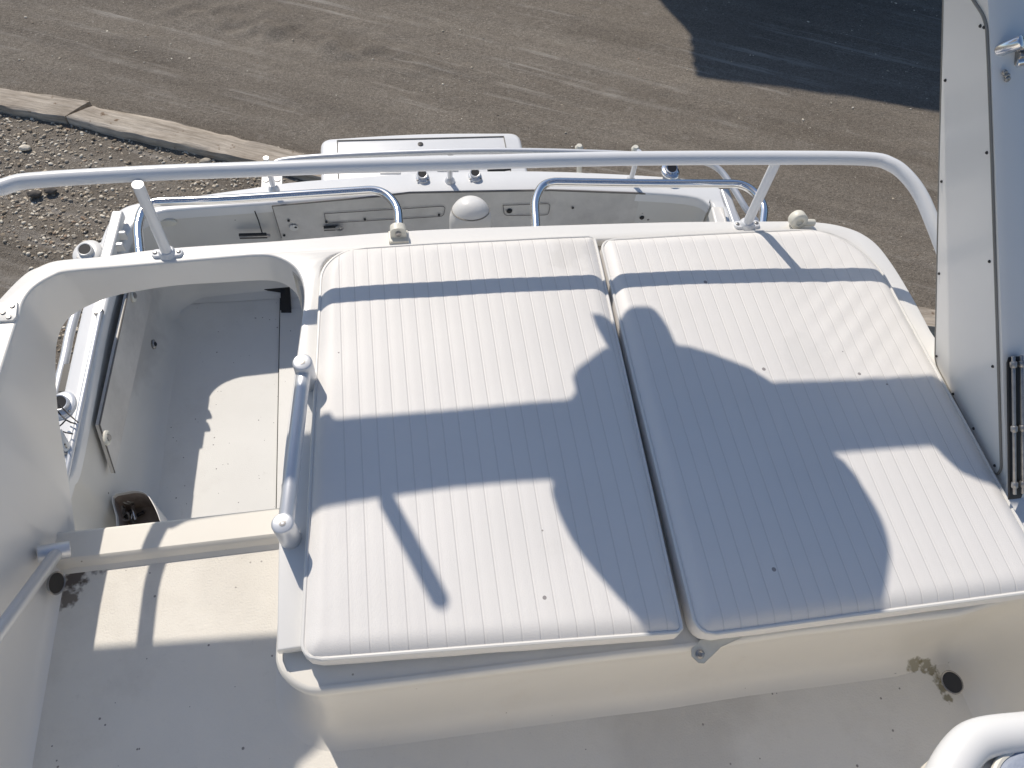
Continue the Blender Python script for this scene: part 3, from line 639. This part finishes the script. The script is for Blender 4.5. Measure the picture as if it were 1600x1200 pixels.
mb = MB(); pp = rounded([V(q.x, q.y, Zs + .004) for q in P3], .02, 5, True); mb.tube(pp, .0045, CREAM, 8); mb.build('piping', hs)

# --- hull, cockpit
capo = [(-1.16, -3), (-1.2, -1), (-1.2, 1.0), (-1.19, 1.9), (-1.175, 2.25), (-1.155, 2.42), (-1.11, 2.51), (-1.02, 2.545), (-.88, 2.56), (-.61, 2.60), (-.35, 2.635), (.2, 2.655), (.7, 2.64), (1.25, 2.575), (1.45, 2.53), (1.53, 2.48), (1.565, 2.40), (1.575, 2.2), (1.58, 1.0), (1.58, -1), (1.54, -3)]
capi = [(1.42, -3), (1.47, -1), (1.47, 1.0), (1.465, 2.27), (1.45, 2.37), (1.36, 2.43), (1.02, 2.48), (.7, 2.51), (.09, 2.525), (-.48, 2.50), (-.86, 2.485), (-.95, 2.475), (-1.02, 2.44), (-1.06, 2.38), (-1.075, 2.28), (-1.10, 1.95), (-1.105, 1.55), (-1.11, 1.30), (-1.13, 1.0), (-1.10, -1), (-1.04, -3)]
co = sm(capo, 4); ci = sm(capi, 4)
mb = MB(); mb.prism(co + ci, G - .05, G, HULLM, .012); mb.build('gunwale', boat, angle=50)
mb = MB(); hl = []
for (z, k, dy) in ((G - .02, 1, 0), (G - .3, .975, -.04), (-3.4, .93, -.08), (-3.9, .86, -.1), (-4.4, .45, -.12), (-4.74, .04, -.16)):
    hl.append([V(.19 + (x - .19) * k, y + (dy if y > 1 else 0), z) for x, y in co])
mb.grid(hl, HULLM); mb.build('hull', boat, angle=50)
wall = [V(x, y, 0) for x, y in ci]
mb = MB(); rows = []
Nw = len(wall)
for k, (o_, z) in enumerate(((0, G - .04), (-.006, G - .06), (-.01, S + .24), (-.006, S + .13), (.006, S + .08), (.028, S + .035), (.06, S + .008), (.10, S - .004))):
    row = []
    for i, p in enumerate(wall):
        a = wall[max(i - 1, 0)]; c = wall[min(i + 1, Nw - 1)]; tt = (c - a).normalized(); nn = V(-tt.y, tt.x, 0)   # inward
        cc = o_ * (1 if p.x < 0 and p.y < 2.3 else .5) ; cc = min(cc, .1)
        q = p + nn * cc; row.append(V(q.x, min(q.y, 2.62), z))
    rows.append(row)
mb.grid(rows, LINER); mb.build('cockpit_liner', boat, angle=70)
# sole with the locker opening cut by building it as strips
ZL = -2.72
mb = MB(); mb.add([V(-1.3, -.2, S), V(1.7, -.2, S), V(1.7, 2.8, S), V(-1.3, 2.8, S)], [[0, 1, 2, 3]], SOLE); mb.build('cockpit_sole', boat, recalc=False)
hole = catmull([at(p[0], p[1], ZL) for p in ((176, 776), (196, 769), (213, 767), (228, 772), (240, 790), (249, 812), (254, 838), (192, 842), (182, 805))], 3, True)
mb = MB(); hn = [p + (p - at(215, 800, ZL)).normalized() * .003 for p in hole]; H1 = hole + hole[:1]; H2 = hn + hn[:1]
mb.grid([[V(q.x, q.y, S) for q in H2], H2, H1, [V(q.x, q.y, ZL - .02) for q in H1]], GEL); mb.grid([[V(q.x, q.y, ZL - .02) for q in H1], [V(q.x, q.y, ZL - .15) for q in H1]], DARKW); mb.add([V(q.x, q.y, ZL - .15) for q in hole], [list(range(len(hole)))], DARKW)
mb.build('locker_recess', boat, angle=40, recalc=False)
c = at(203, 805, ZL - .13); random.seed(3); P = []; mb = MB()
for i in range(9):
    a = random.random() * 3.14; p = c + V(random.uniform(-.04, .03), random.uniform(-.05, .06), random.uniform(0, .04)); u = V(math.cos(a), math.sin(a), .1)
    mb.rod(p - u * .03, p + u * .03, random.uniform(.004, .008), random.choice((BLACK, STEEL, CHR)), 10)
for i in range(3):
    p = c + V(random.uniform(-.04, .02), random.uniform(-.04, .05), .045); mb.tube([p + V(.015 * math.cos(k), .015 * math.sin(k), .008 * math.sin(k * 2)) for k in [j * .45 for j in range(15)]], .004, STEEL, 8)
tl = mb.build('hose_fittings'); tag(tl, 'pile of black and steel hose fittings inside the corner locker of the cockpit floor', 'fittings')
# seam of the sole and raised strip to its right
mb = MB(); a_ = at(437, 487, S); b_ = at(431, 860, S)
mb.prism([(a_.x + .004, a_.y), (a_.x + .5, a_.y + .03), (b_.x + .5, b_.y - .6), (b_.x + .004, b_.y - .6)], S - .01, S + .012, SOLE, .004); mb.build('sole_hatch', boat)
mb = MB(); mb.add([V(a_.x - .001, a_.y + .16, S + .003), V(a_.x + .006, a_.y + .16, S + .003), V(b_.x + .006, b_.y - .6, S + .003), V(b_.x - .001, b_.y - .6, S + .003)], [[0, 1, 2, 3]], SEAM); mb.build('sole_seam', boat)
# black plate standing in for the dark gap aft of the sole strip
mb = MB(); q = [at(p[0], p[1], S + .02) for p in ((412, 441), (452, 441), (455, 487), (439, 487), (438, 455), (412, 452))]
mb.prism([xy(v) for v in q], S + .005, S + .02, BLACK, .002); mb.build('dark_gap_plate', boat)
# grime ridge and fish-box wall at aft of the sole
mb = MB(); P = [V(x, 2.475 + .005 * math.sin(x * 3), S) for x in [-1.05 + i * .1 for i in range(26)]]
mb.grid([[V(p.x, p.y + .04, S + .10) for p in P], [V(p.x, p.y + .03, S + .04) for p in P], [V(p.x, p.y, S + .012) for p in P], [V(p.x, p.y - .05, S + .002) for p in P]], LINER); mb.build('aft_cove', boat)

# left inner side panel of the cockpit with recess line
XL = -1.085
def wp_(px, py, x=XL): return atx(px, py, x)
q = [at(178, 455, -2.52), at(133, 700, -2.52), at(161, 742, -2.66), at(216, 455, -2.66)]
u0, u1 = V(-1.088, 2.02, -2.50), V(-1.088, 1.33, -2.50)
mb = MB(); pnl = [V(-1.052, 2.33, -2.47), V(-1.087, 1.50, -2.47), V(-1.087, 1.40, -2.66), V(-1.052, 2.33, -2.70)]
mb.add(pnl + [p + V(-.012, 0, 0) for p in pnl], [[0, 1, 2, 3], [0, 4, 5, 1], [1, 5, 6, 2], [2, 6, 7, 3]], PANEL)
mb.tube([p + V(.002, 0, 0) for p in pnl[:3]], [.0035, .0035, .002], LINEM, 8); mb.build('side_panel', boat)
for (px, py, X, s_) in ((208, 462, -1.055, .028), (167, 684, -1.055, .028), (240, 538, -1.04, .022)):
    mb = MB(); c = atx(px, py, X); mb.lathe(c, (1, 0, .3), [(s_, -.004), (s_, .004), (s_ * .7, .008), (s_ * .45, .006), (s_ * .4, -.002)], CREAM if px != 240 else STEEL, 16, 1, .6, V(0, 1, .3))
    mb.lathe(c + V(.008, 0, .002), (1, 0, .3), [(s_ * .4, -.004), (s_ * .4, .002)], BLACK if px == 240 else STEEL, 12); mb.build('panel_latch', boat)

# transom inner face: panel seams, pockets, latches
YT = 2.497
def wt(px, py, dy=0): q = aty(px, py, YT + dy); return q
mb = MB()
def line(pts, r, dy=-.035): mb.tube([aty(p[0], p[1], YT + dy) for p in pts], r, SEAM, 6)
PNL = [(440, 372), (425, 322), (600, 306), (640, 301), (860, 297), (1000, 302), (1078, 310), (1070, 330), (1058, 356)]
pw = [aty(p[0], p[1], YT - .03) for p in PNL] + [aty(1040, 420, YT - .03), aty(455, 440, YT - .03)]
mb.add(pw, [list(range(len(pw)))], PANEL)
mb.tube(pw[1:9], [.003] + [.0045] * 6 + [.003], LINEM, 8); mb.tube(pw[:2], .002, LINEM, 6)
line([(398, 330), (404, 345), (412, 372)], .003)
def pocket(x0, y0, x1, y1, y2, y3):
    P = [aty(x0, y0, YT - .036), aty(x1, y1, YT - .036), aty(x1 - 3, y2, YT - .036), aty(x0 + 2, y3, YT - .036)]; mb.tube(rounded(P + P[:1], .02, 4), .0016, LINEM, 6)
pocket(507, 334, 696, 322, 338, 349); pocket(786, 321, 860, 318, 336, 337)
for p in ((451, 345), (462, 355), (444, 368), (570, 343), (510, 347), (686, 336), (617, 316), (736, 309), (895, 325), (1003, 340), (1053, 333), (1013, 343)): mb.screw(aty(p[0], p[1], YT - .037), (0, -1, 0), .006, SEAM)
mb.lathe(aty(1003, 340, YT - .036), (0, -1, 0), [(.012, 0), (.010, .004)], BLACK, 12)
mb.lathe(aty(459, 356, YT - .036), (0, -1, 0), [(.02, 0), (.018, .002)], LINER, 14); mb.lathe(aty(796, 330, YT - .036), (0, -1, 0), [(.014, 0), (.01, .004)], BLACK, 12)
mb.build('transom_panel', boat, recalc=False)
mb = MB(); 
for (x0, x1, y, h) in ((374, 417, 369, .026), (506, 528, 357, .022)):
    a_ = aty(x0, y, YT - .045); b_ = aty(x1, y - 1, YT - .045); mb.box((a_ + b_) / 2, (b_ - a_) / 2, (0, .006, 0), (0, 0, h * .45), SEAM); mb.rod(a_, b_ + (b_ - a_) * .12, .008, STEEL, 10); mb.build('door_latch', boat); mb = MB()
a_ = aty(530, 357, YT - .05); mb.tube([a_ + V(.016 * math.cos(k), 0, .012 * math.sin(k)) for k in [j * .5 for j in range(14)]], .004, STEEL, 8)
mb.build('door_latch', boat); mb = MB()
mb.lathe(aty(262, 347, YT - .02), (0, -1, .2), [(.03, 0), (.03, .006), (.024, .010)], CREAM, 18, 1.3, .6, V(1, 0, 0)); mb.build('door_latch', boat)
# stern floodlight housing below the fly deck edge
mb = MB(); c = at(735, 345, -1.40); rws = []
for i in range(15):
    ph = (i / 14) * math.pi / 2; rws.append((.053 * math.sin(ph) ** .8 + .0004, .066 * math.cos(ph)))
rws = [(.053, -.12)] + rws[::-1]
mb.lathe(c, (0, .12, 1), rws, WHITE, 36, 1.0, .9, V(1, 0, 0))
mb.lathe(c + V(0, .004, .034), (0, .12, 1), [(.0475, -.002), (.0485, 0), (.0465, .002)], SEAL, 36, 1.0, .9, V(1, 0, 0))
mb.build('floodlight', boat, angle=50)

# swim platform with hatch lid
ZP = -3.0; mb = MB(); P = [at(499, 300, ZP), at(500, 217, ZP), at(657, 208, ZP), at(812, 206, ZP), at(816, 300, ZP)]
ptl, ptr = at(500, 216, ZP), at(812, 206, ZP)
mb.prism([xy(q) for q in rounded([V(ptl.x, 2.45, 0), V(ptl.x, ptl.y, 0), V((ptl.x + ptr.x) / 2, ptl.y + .03, 0), V(ptr.x, ptr.y, 0), V(ptr.x, 2.45, 0)], [0, .07, .3, .07, 0], 6)], ZP - .1, ZP, HULLM, .025)
sp_ = mb.build('swim_platform', boat, angle=50)
mb = MB(); lp = [at(527, 220, ZP + .002), at(787, 213.5, ZP + .002)]
mb.tube([V(lp[0].x, 2.9, ZP + .001), lp[0], lp[1], V(lp[1].x, 2.9, ZP + .001)], .005, SEAL, 6); mb.build('lid_seam', sp_)
mb = MB(); mb.lathe(at(657, 225.5, ZP), (0, 0, 1), [(.016, -.01), (.016, .004), (.010, .005)], BLACK, 16); mb.build('finger_pull', sp_)
mb = MB(); c = at(777, 243, ZP); mb.lathe(c, (0, 0, 1), [(.045, 0), (.045, .02), (.03, .035)], ALU, 20); mb.build('deck_cap', sp_)
mb = MB(); a_, b_ = at(762, 267, ZP + .03), at(798, 263, ZP + .03); mb.rod(a_, b_, .012, BLACK, 12); mb.box((a_ + b_) / 2 - V(0, 0, .015), (b_ - a_) * .25, (0, .012, 0), (0, 0, .015), BLACK); mb.build('cleat', sp_)
for (x0, x1, y0) in ((594, 626, 272), (683, 716, 268)):
    mb = MB(); a_, b_ = at(x0, y0, ZP), at(x1, y0, ZP); mb.prism([(a_.x, a_.y), (b_.x, b_.y), (b_.x, b_.y + .12), (a_.x, a_.y + .12)], ZP, ZP + .006, GEL, .002); mb.build('step_pad', sp_)
# bracket plate seen left of the platform
mb = MB(); c = at(425, 283, -2.5); mb.box(c, (.045, 0, 0), (0, .05, 0), (0, 0, .006), WHITE)
for dx in (-.025, .025): mb.lathe(c + V(dx, 0, .006), (0, 0, 1), [(.014, 0), (.012, .004)], STEEL, 14)
mb.build('rail_bracket', boat)

# rod holders
def rod_holder(px, py, r, fm, big=1, z=G, tilt=(0, .35, 1), white=False):
    c = at(px, py, z); ax = V(*tilt).normalized(); mb = MB(); upv = V(0, 1, 0)
    mb.lathe(V(c.x, c.y, z), (0, 0, 1), [(r * 2.0, -.003), (r * 2.0, .004), (r * 1.85, .009), (r * 1.3, .012), (r * 1.1, .013)], fm, 28, 1.25 * big, 1 * big, upv)
    mb.lathe(c + V(0, 0, .012), ax, [(r * 1.3, -.02), (r * 1.3, .014), (r * 1.2, .020), (r * 1.05, .019), (r * 1.02, .0)], fm, 24)
    mb.lathe(c + V(0, 0, .012), ax, [(r, 0), (r, .0178)], BLACK, 24)
    for s_ in (-1, 1): mb.screw((c.x + s_ * r * 1.3, c.y - r * 1.3, z + .01), (0, 0, 1), .005)
    return mb.build('rod_holder', boat, angle=50)
rod_holder(1047, 268, .0215, CHR, 1.0, z=G + .03, tilt=(0, -.4, 1)); rod_holder(137, 396, .022, WHITE, 1.25, z=G, tilt=(0, -.25, 1)); rod_holder(660, 278, .018, ALU, .85, tilt=(0, -.3, 1)); rod_holder(742, 276, .018, ALU, .85, tilt=(0, -.3, 1))
rod_holder(98, 634, .023, ALU, 1.0, tilt=(0, -.25, 1))

# stern rail
ZT = -2.22; base = [(703, 283), (985, 277), (905, 272), (428, 295)]
mb = MB(); sr = [at(425, 272, ZT - .02), at(428, 258, ZT), at(450, 250, ZT), at(540, 243, ZT), at(700, 237, ZT), at(800, 236, ZT), at(905, 238, ZT), at(1000, 242, ZT), at(1085, 250, ZT), at(1120, 262, ZT - .01), at(1142, 288, ZT - .03), at(1165, 325, ZT - .06), at(1185, 352, ZT - .1), at(1192, 385, ZT - .14)]
mb.tube(catmull(sr, 5), .0135, ALU, 16); srl = mb.build('stern_rail', boat, angle=60)
for bp in [(703, 283), (985, 283), (428, 296)]:
    B_ = at(*bp, G); mb = MB(); mb.tube([B_, V(B_.x, B_.y - .005, ZT)], .0115, ALU, 14); mb.lathe(B_, (0, 0, 1), [(.024, 0), (.022, .008), (.013, .022)], ALU, 16); mb.build('stanchion', srl, angle=50)
for (p, q_) in (((905, 272), (905, 229)), ((990, 270), (993, 231))):
    mb = MB(); a_ = aty(p[0], p[1], 2.68); b_ = aty(q_[0], q_[1], 2.70); mb.rod(a_, b_, .012, CREAM, 14); mb.lathe(b_, (0, 0, 1), [(.016, -.02), (.019, -.005), (.012, .008)], CREAM, 14); mb.build('ladder_post', boat)
# right side: white arm and chrome bar on gunwale corner
def bar(pts, w_, h, m, name):
    mb = MB(); a_, b_ = pts; d = (b_ - a_); u = d / 2; s_ = d.cross(V(0, 0, 1)).normalized() * w_; mb.box((a_ + b_) / 2, u, s_, (0, 0, h), m); o_ = mb.build(name, boat, bevel=.008); return o_
bar((at(1131, 297, -2.3), at(1158, 372, -2.32)), .02, .012, ALU, 'rod_rack'); bar((at(1118, 330, G + .04), at(1128, 372, G + .04)), .028, .03, GEL, 'fender_step')
bar((at(186, 334, -2.365), at(167, 408, -2.365)), .022, .02, GEL, 'rod_rack')
mb = MB()
for p in ((182, 372), (178, 390)):
    c = at(p[0] + 10, p[1], -2.39); mb = MB(); mb.box(c + V(.0, 0, .015), (.02, 0, 0), (0, .008, 0), (0, 0, .02), GEL); mb.build('rack_bracket', boat, bevel=.004)
# left gunwale rails seen through the hatch
sr_ = [at(p[0], p[1], -2.47) for p in ((141, 400), (125, 465), (117, 492), (108, 525), (102, 556), (92, 598), (80, 650), (70, 700))]
sr_ = [sr_[0] + V(.10, .10, -.06), sr_[0] + V(.04, .05, 0)] + sr_ + [sr_[-1] + V(.03, -.15, 0), sr_[-1] + V(.10, -.2, -.06)]
mb = MB(); mb.tube(catmull(sr_, 5), .017, ALU, 16); mb.build('side_rail', boat, angle=60)
mb = MB(); mb.rod(at(157, 487, G + .02), at(96, 778, G + .02), .0095, ALU, 14); mb.lathe(at(155, 489, G + .01), (0, 0, 1), [(.018, 0), (.016, .02)], STEEL, 12); mb.build('bolster_rail', boat)
mb = MB(); mb.box(at(103, 592, G - .05), (.012, 0, 0), (0, .06, 0), (0, 0, .01), BLACK); mb.build('rubber_pad', boat)
# small net of black cord on the rod holder
mb = MB(); zz = G + .06
for a, b_ in (((92, 632), (122, 660)), ((88, 640), (103, 656)), ((103, 656), (90, 668)), ((103, 656), (118, 662)), ((90, 668), (88, 690)), ((92, 672), (114, 678)), ((92, 672), (104, 700)), ((86, 652), (92, 672))): mb.tube([at(a[0], a[1], zz), at((a[0] + b_[0]) / 2, (a[1] + b_[1]) / 2 + 1, zz - .015), at(b_[0], b_[1], zz - .01)], .0025, BLACK, 6)
tag(mb.build('cord_net'), 'tangle of thin black net cord hanging over the side rod holder by the hatch', 'net')
mb = MB(); mb.rod(at(90, 672, G + .08), at(107, 703, G + .02), .012, ALU, 14); mb.lathe(at(107, 703, G), (0, 0, 1), [(.022, 0), (.02, .015), (.012, .02)], STEEL, 14); mb.build('rail_foot', boat)
# ------------------------------------------------------------------ sunpad cushions
PITCH = .0305
def cushion(xl0, xr0, y0, y1, dyl, corner, label, seam0, seed, wr, flare=0):
    """top surface: rows from front (y0) to back (y1); quilted seams run fore and aft"""
    root = empty('sunpad_cushion', ((xl0[0] + xr0[0]) / 2, (y0 + y1) / 2, BR), label, 'cushion', 'quilted cushions side by side on the bench')
    NX, NY = 330, 70; (rfl, rfr, rbl, rbr) = corner
    def lerp(a, b_, t_): return a + (b_ - a) * t_
    def ins(yy, r0, r1, Y0, Y1):
        if r0 and yy < Y0 + r0: q = (Y0 + r0 - yy) / r0; return r0 * (1 - math.sqrt(max(0, 1 - min(1, q) ** 2)))
        if r1 and yy > Y1 - r1: q = (yy - (Y1 - r1)) / r1; return r1 * (1 - math.sqrt(max(0, 1 - min(1, q) ** 2)))
        return 0
    ts = []
    for j in range(NY + 1):
        t_ = j / NY; t_ = .5 - .5 * math.cos(math.pi * t_) if True else t_; ts.append(.6 * t_ + .4 * j / NY)
    rows = []
    for t_ in ts:
        yy = lerp(y0, y1, t_); row = []
        L_ = lerp(*xl0, t_) + ins(yy, rfl, rbl, y0, y1); R_ = lerp(*xr0, t_) - ins(yy, rfr, rbr, y0, y1)
        if flare: R_ += flare(t_)
        for i in range(NX + 1):
            s_ = i / NX; x = L_ + (R_ - L_) * s_; y = yy + dyl * (1 - s_) * (1 - t_) + (.022 if seed == 1 else 0) * s_ * (1 - s_) * t_ * 0
            de = min((x - L_), (R_ - x), (yy - y0), (y1 - yy)); de = max(0, de)
            z = CT - .013 * (1 - min(1, de / .034)) ** 2.4 + .002 * math.sin(math.pi * s_)
            ph = ((x - seam0) / PITCH); k_ = ph - round(ph); ds = abs(k_) * PITCH
            fade = min(1, max(0, (de - .006) / .02)) if (R_ - x) > .012 and (x - L_) > .012 else 0
            z += .0002 * math.cos(2 * math.pi * (k_)) * -fade + .0012 * noise.noise(V(x * 2.2, y * 2.2, seed + 4))
            z += .0016 * noise.noise(V(x * 6, y * 6, seed)) 
            if wr: z += wr(x, y)
            row.append(V(x, y, z))
        rows.append(row)
    mb = MB(); mb.grid(rows, VINYL_A if seed == 1 else VINYL_B)
    b_ = [r[0] for r in rows]; e = [r[-1] for r in rows]; loop_ = rows[0][::6] + ([rows[0][-1]] if rows[0][::6][-1] != rows[0][-1] else []) + e[1:] + rows[-1][:-1][::-1][::6] + b_[:-1][::-1][:-1]
    cen = V((xl0[0] + xr0[0]) / 2, (y0 + y1) / 2, 0)
    # side walls
    def normals(P):
        out = []; N = len(P); cl = 1
        for i in range(N):
            tt = (P[(i + 1) % N] - P[i - 1]); tt.z = 0; tt = tt.normalized() if tt.length > 1e-7 else V(1, 0, 0); nn = V(tt.y, -tt.x, 0); out.append(nn)
        return out
    cl_ = [loop_[0]]
    for p in loop_[1:]:
        if (p - cl_[-1]).length > .004: cl_.append(p)
    loop_ = cl_; ns = normals(loop_); side = []
    for (o_, k_) in ((0, 0), (.003, .12), (.005, .4), (.004, .7), (.001, .92), (-.006, 1)):
        side.append([V(p.x + q.x * o_, p.y + q.y * o_, p.z + (BR + .001 - p.z) * k_ + (.003 * noise.noise(V(p.x * 14, p.y * 14, seed)) if k_ > .5 else 0)) for p, q in zip(loop_, ns)])
    mb2 = MB(); mb2.grid(side, VINYL, closed=True)
    mb.build('quilted_top', root, angle=80, recalc=False); mb2.build('side_band', root, angle=60)
    mb = MB(); P = [p + q * .001 + V(0, 0, .0005) for p, q in zip(loop_, ns)]; mb.tube(P + P[:2], .0036, PIPE, 8, False); mb.build('piping', root)
    return root
def wr_r(x, y):
    d = V(x, y, 0) - V(.60, .66, 0); w1 = math.exp(-((x - .52) / .09) ** 2) * math.exp(-((y - .70) / .16) ** 2) * .0016 * math.sin((y * 1.0 - x * .6) * 150)
    return w1 + math.exp(-((x - .98) / .12) ** 2 - ((y - .85) / .16) ** 2) * .0013 * math.sin((y - x * .8) * 110)
lc = cushion((-.191, -.150), (.428, .458), .272, 1.163, .030, (.030, .008, .085, .012), 'left quilted white cushion beside the metal handrail, its seams running straight', -.115, 1, None)
rc = cushion((.455, .472), (1.128, 1.108), .262, 1.150, 0, (.03, .03, .03, .16), 'right quilted white cushion tight against the arch leg, with faint wrinkles', .50, 2, wr_r)
# strap with a press stud from the front corner of the right cushion
p0 = at(1146, 981, CT - .045); p1 = at(1116, 999, BR + .008); p2 = at(1090, 1025, BR - .004)
mb = MB(); w_ = V(.009, -.012, 0); rows = []
for q, k in ((p0, 1.3), (p1, 1), (p1.lerp(p2, .5), 1), (p2, .95), (p2 + (p2 - p1).normalized() * .006, .5)): rows.append([q - w_ * k, q + w_ * k])
mb.grid(rows, CREAM); mb.grid([[a + V(.0, -.0015, -.003) for a in r] for r in rows], CREAM)
mb.lathe(p2.lerp(p1, .12), (0, -.3, 1), [(.0075, 0), (.008, .003), (.005, .0045), (.003, .003)], STEEL, 16); mb.build('strap', rc)
mb = MB(); c = at(1552, 797, CT + .001); mb.prism([xy(q) for q in rounded([c + V(-.012, -.006, 0), c + V(.014, -.006, 0), c + V(.012, .008, 0), c + V(-.01, .008, 0)], .006, 4, True)], CT - .02, CT - .001, VINYL, .003); mb.build('fabric_tab', rc)
# render settings
scene.render.engine = 'CYCLES'
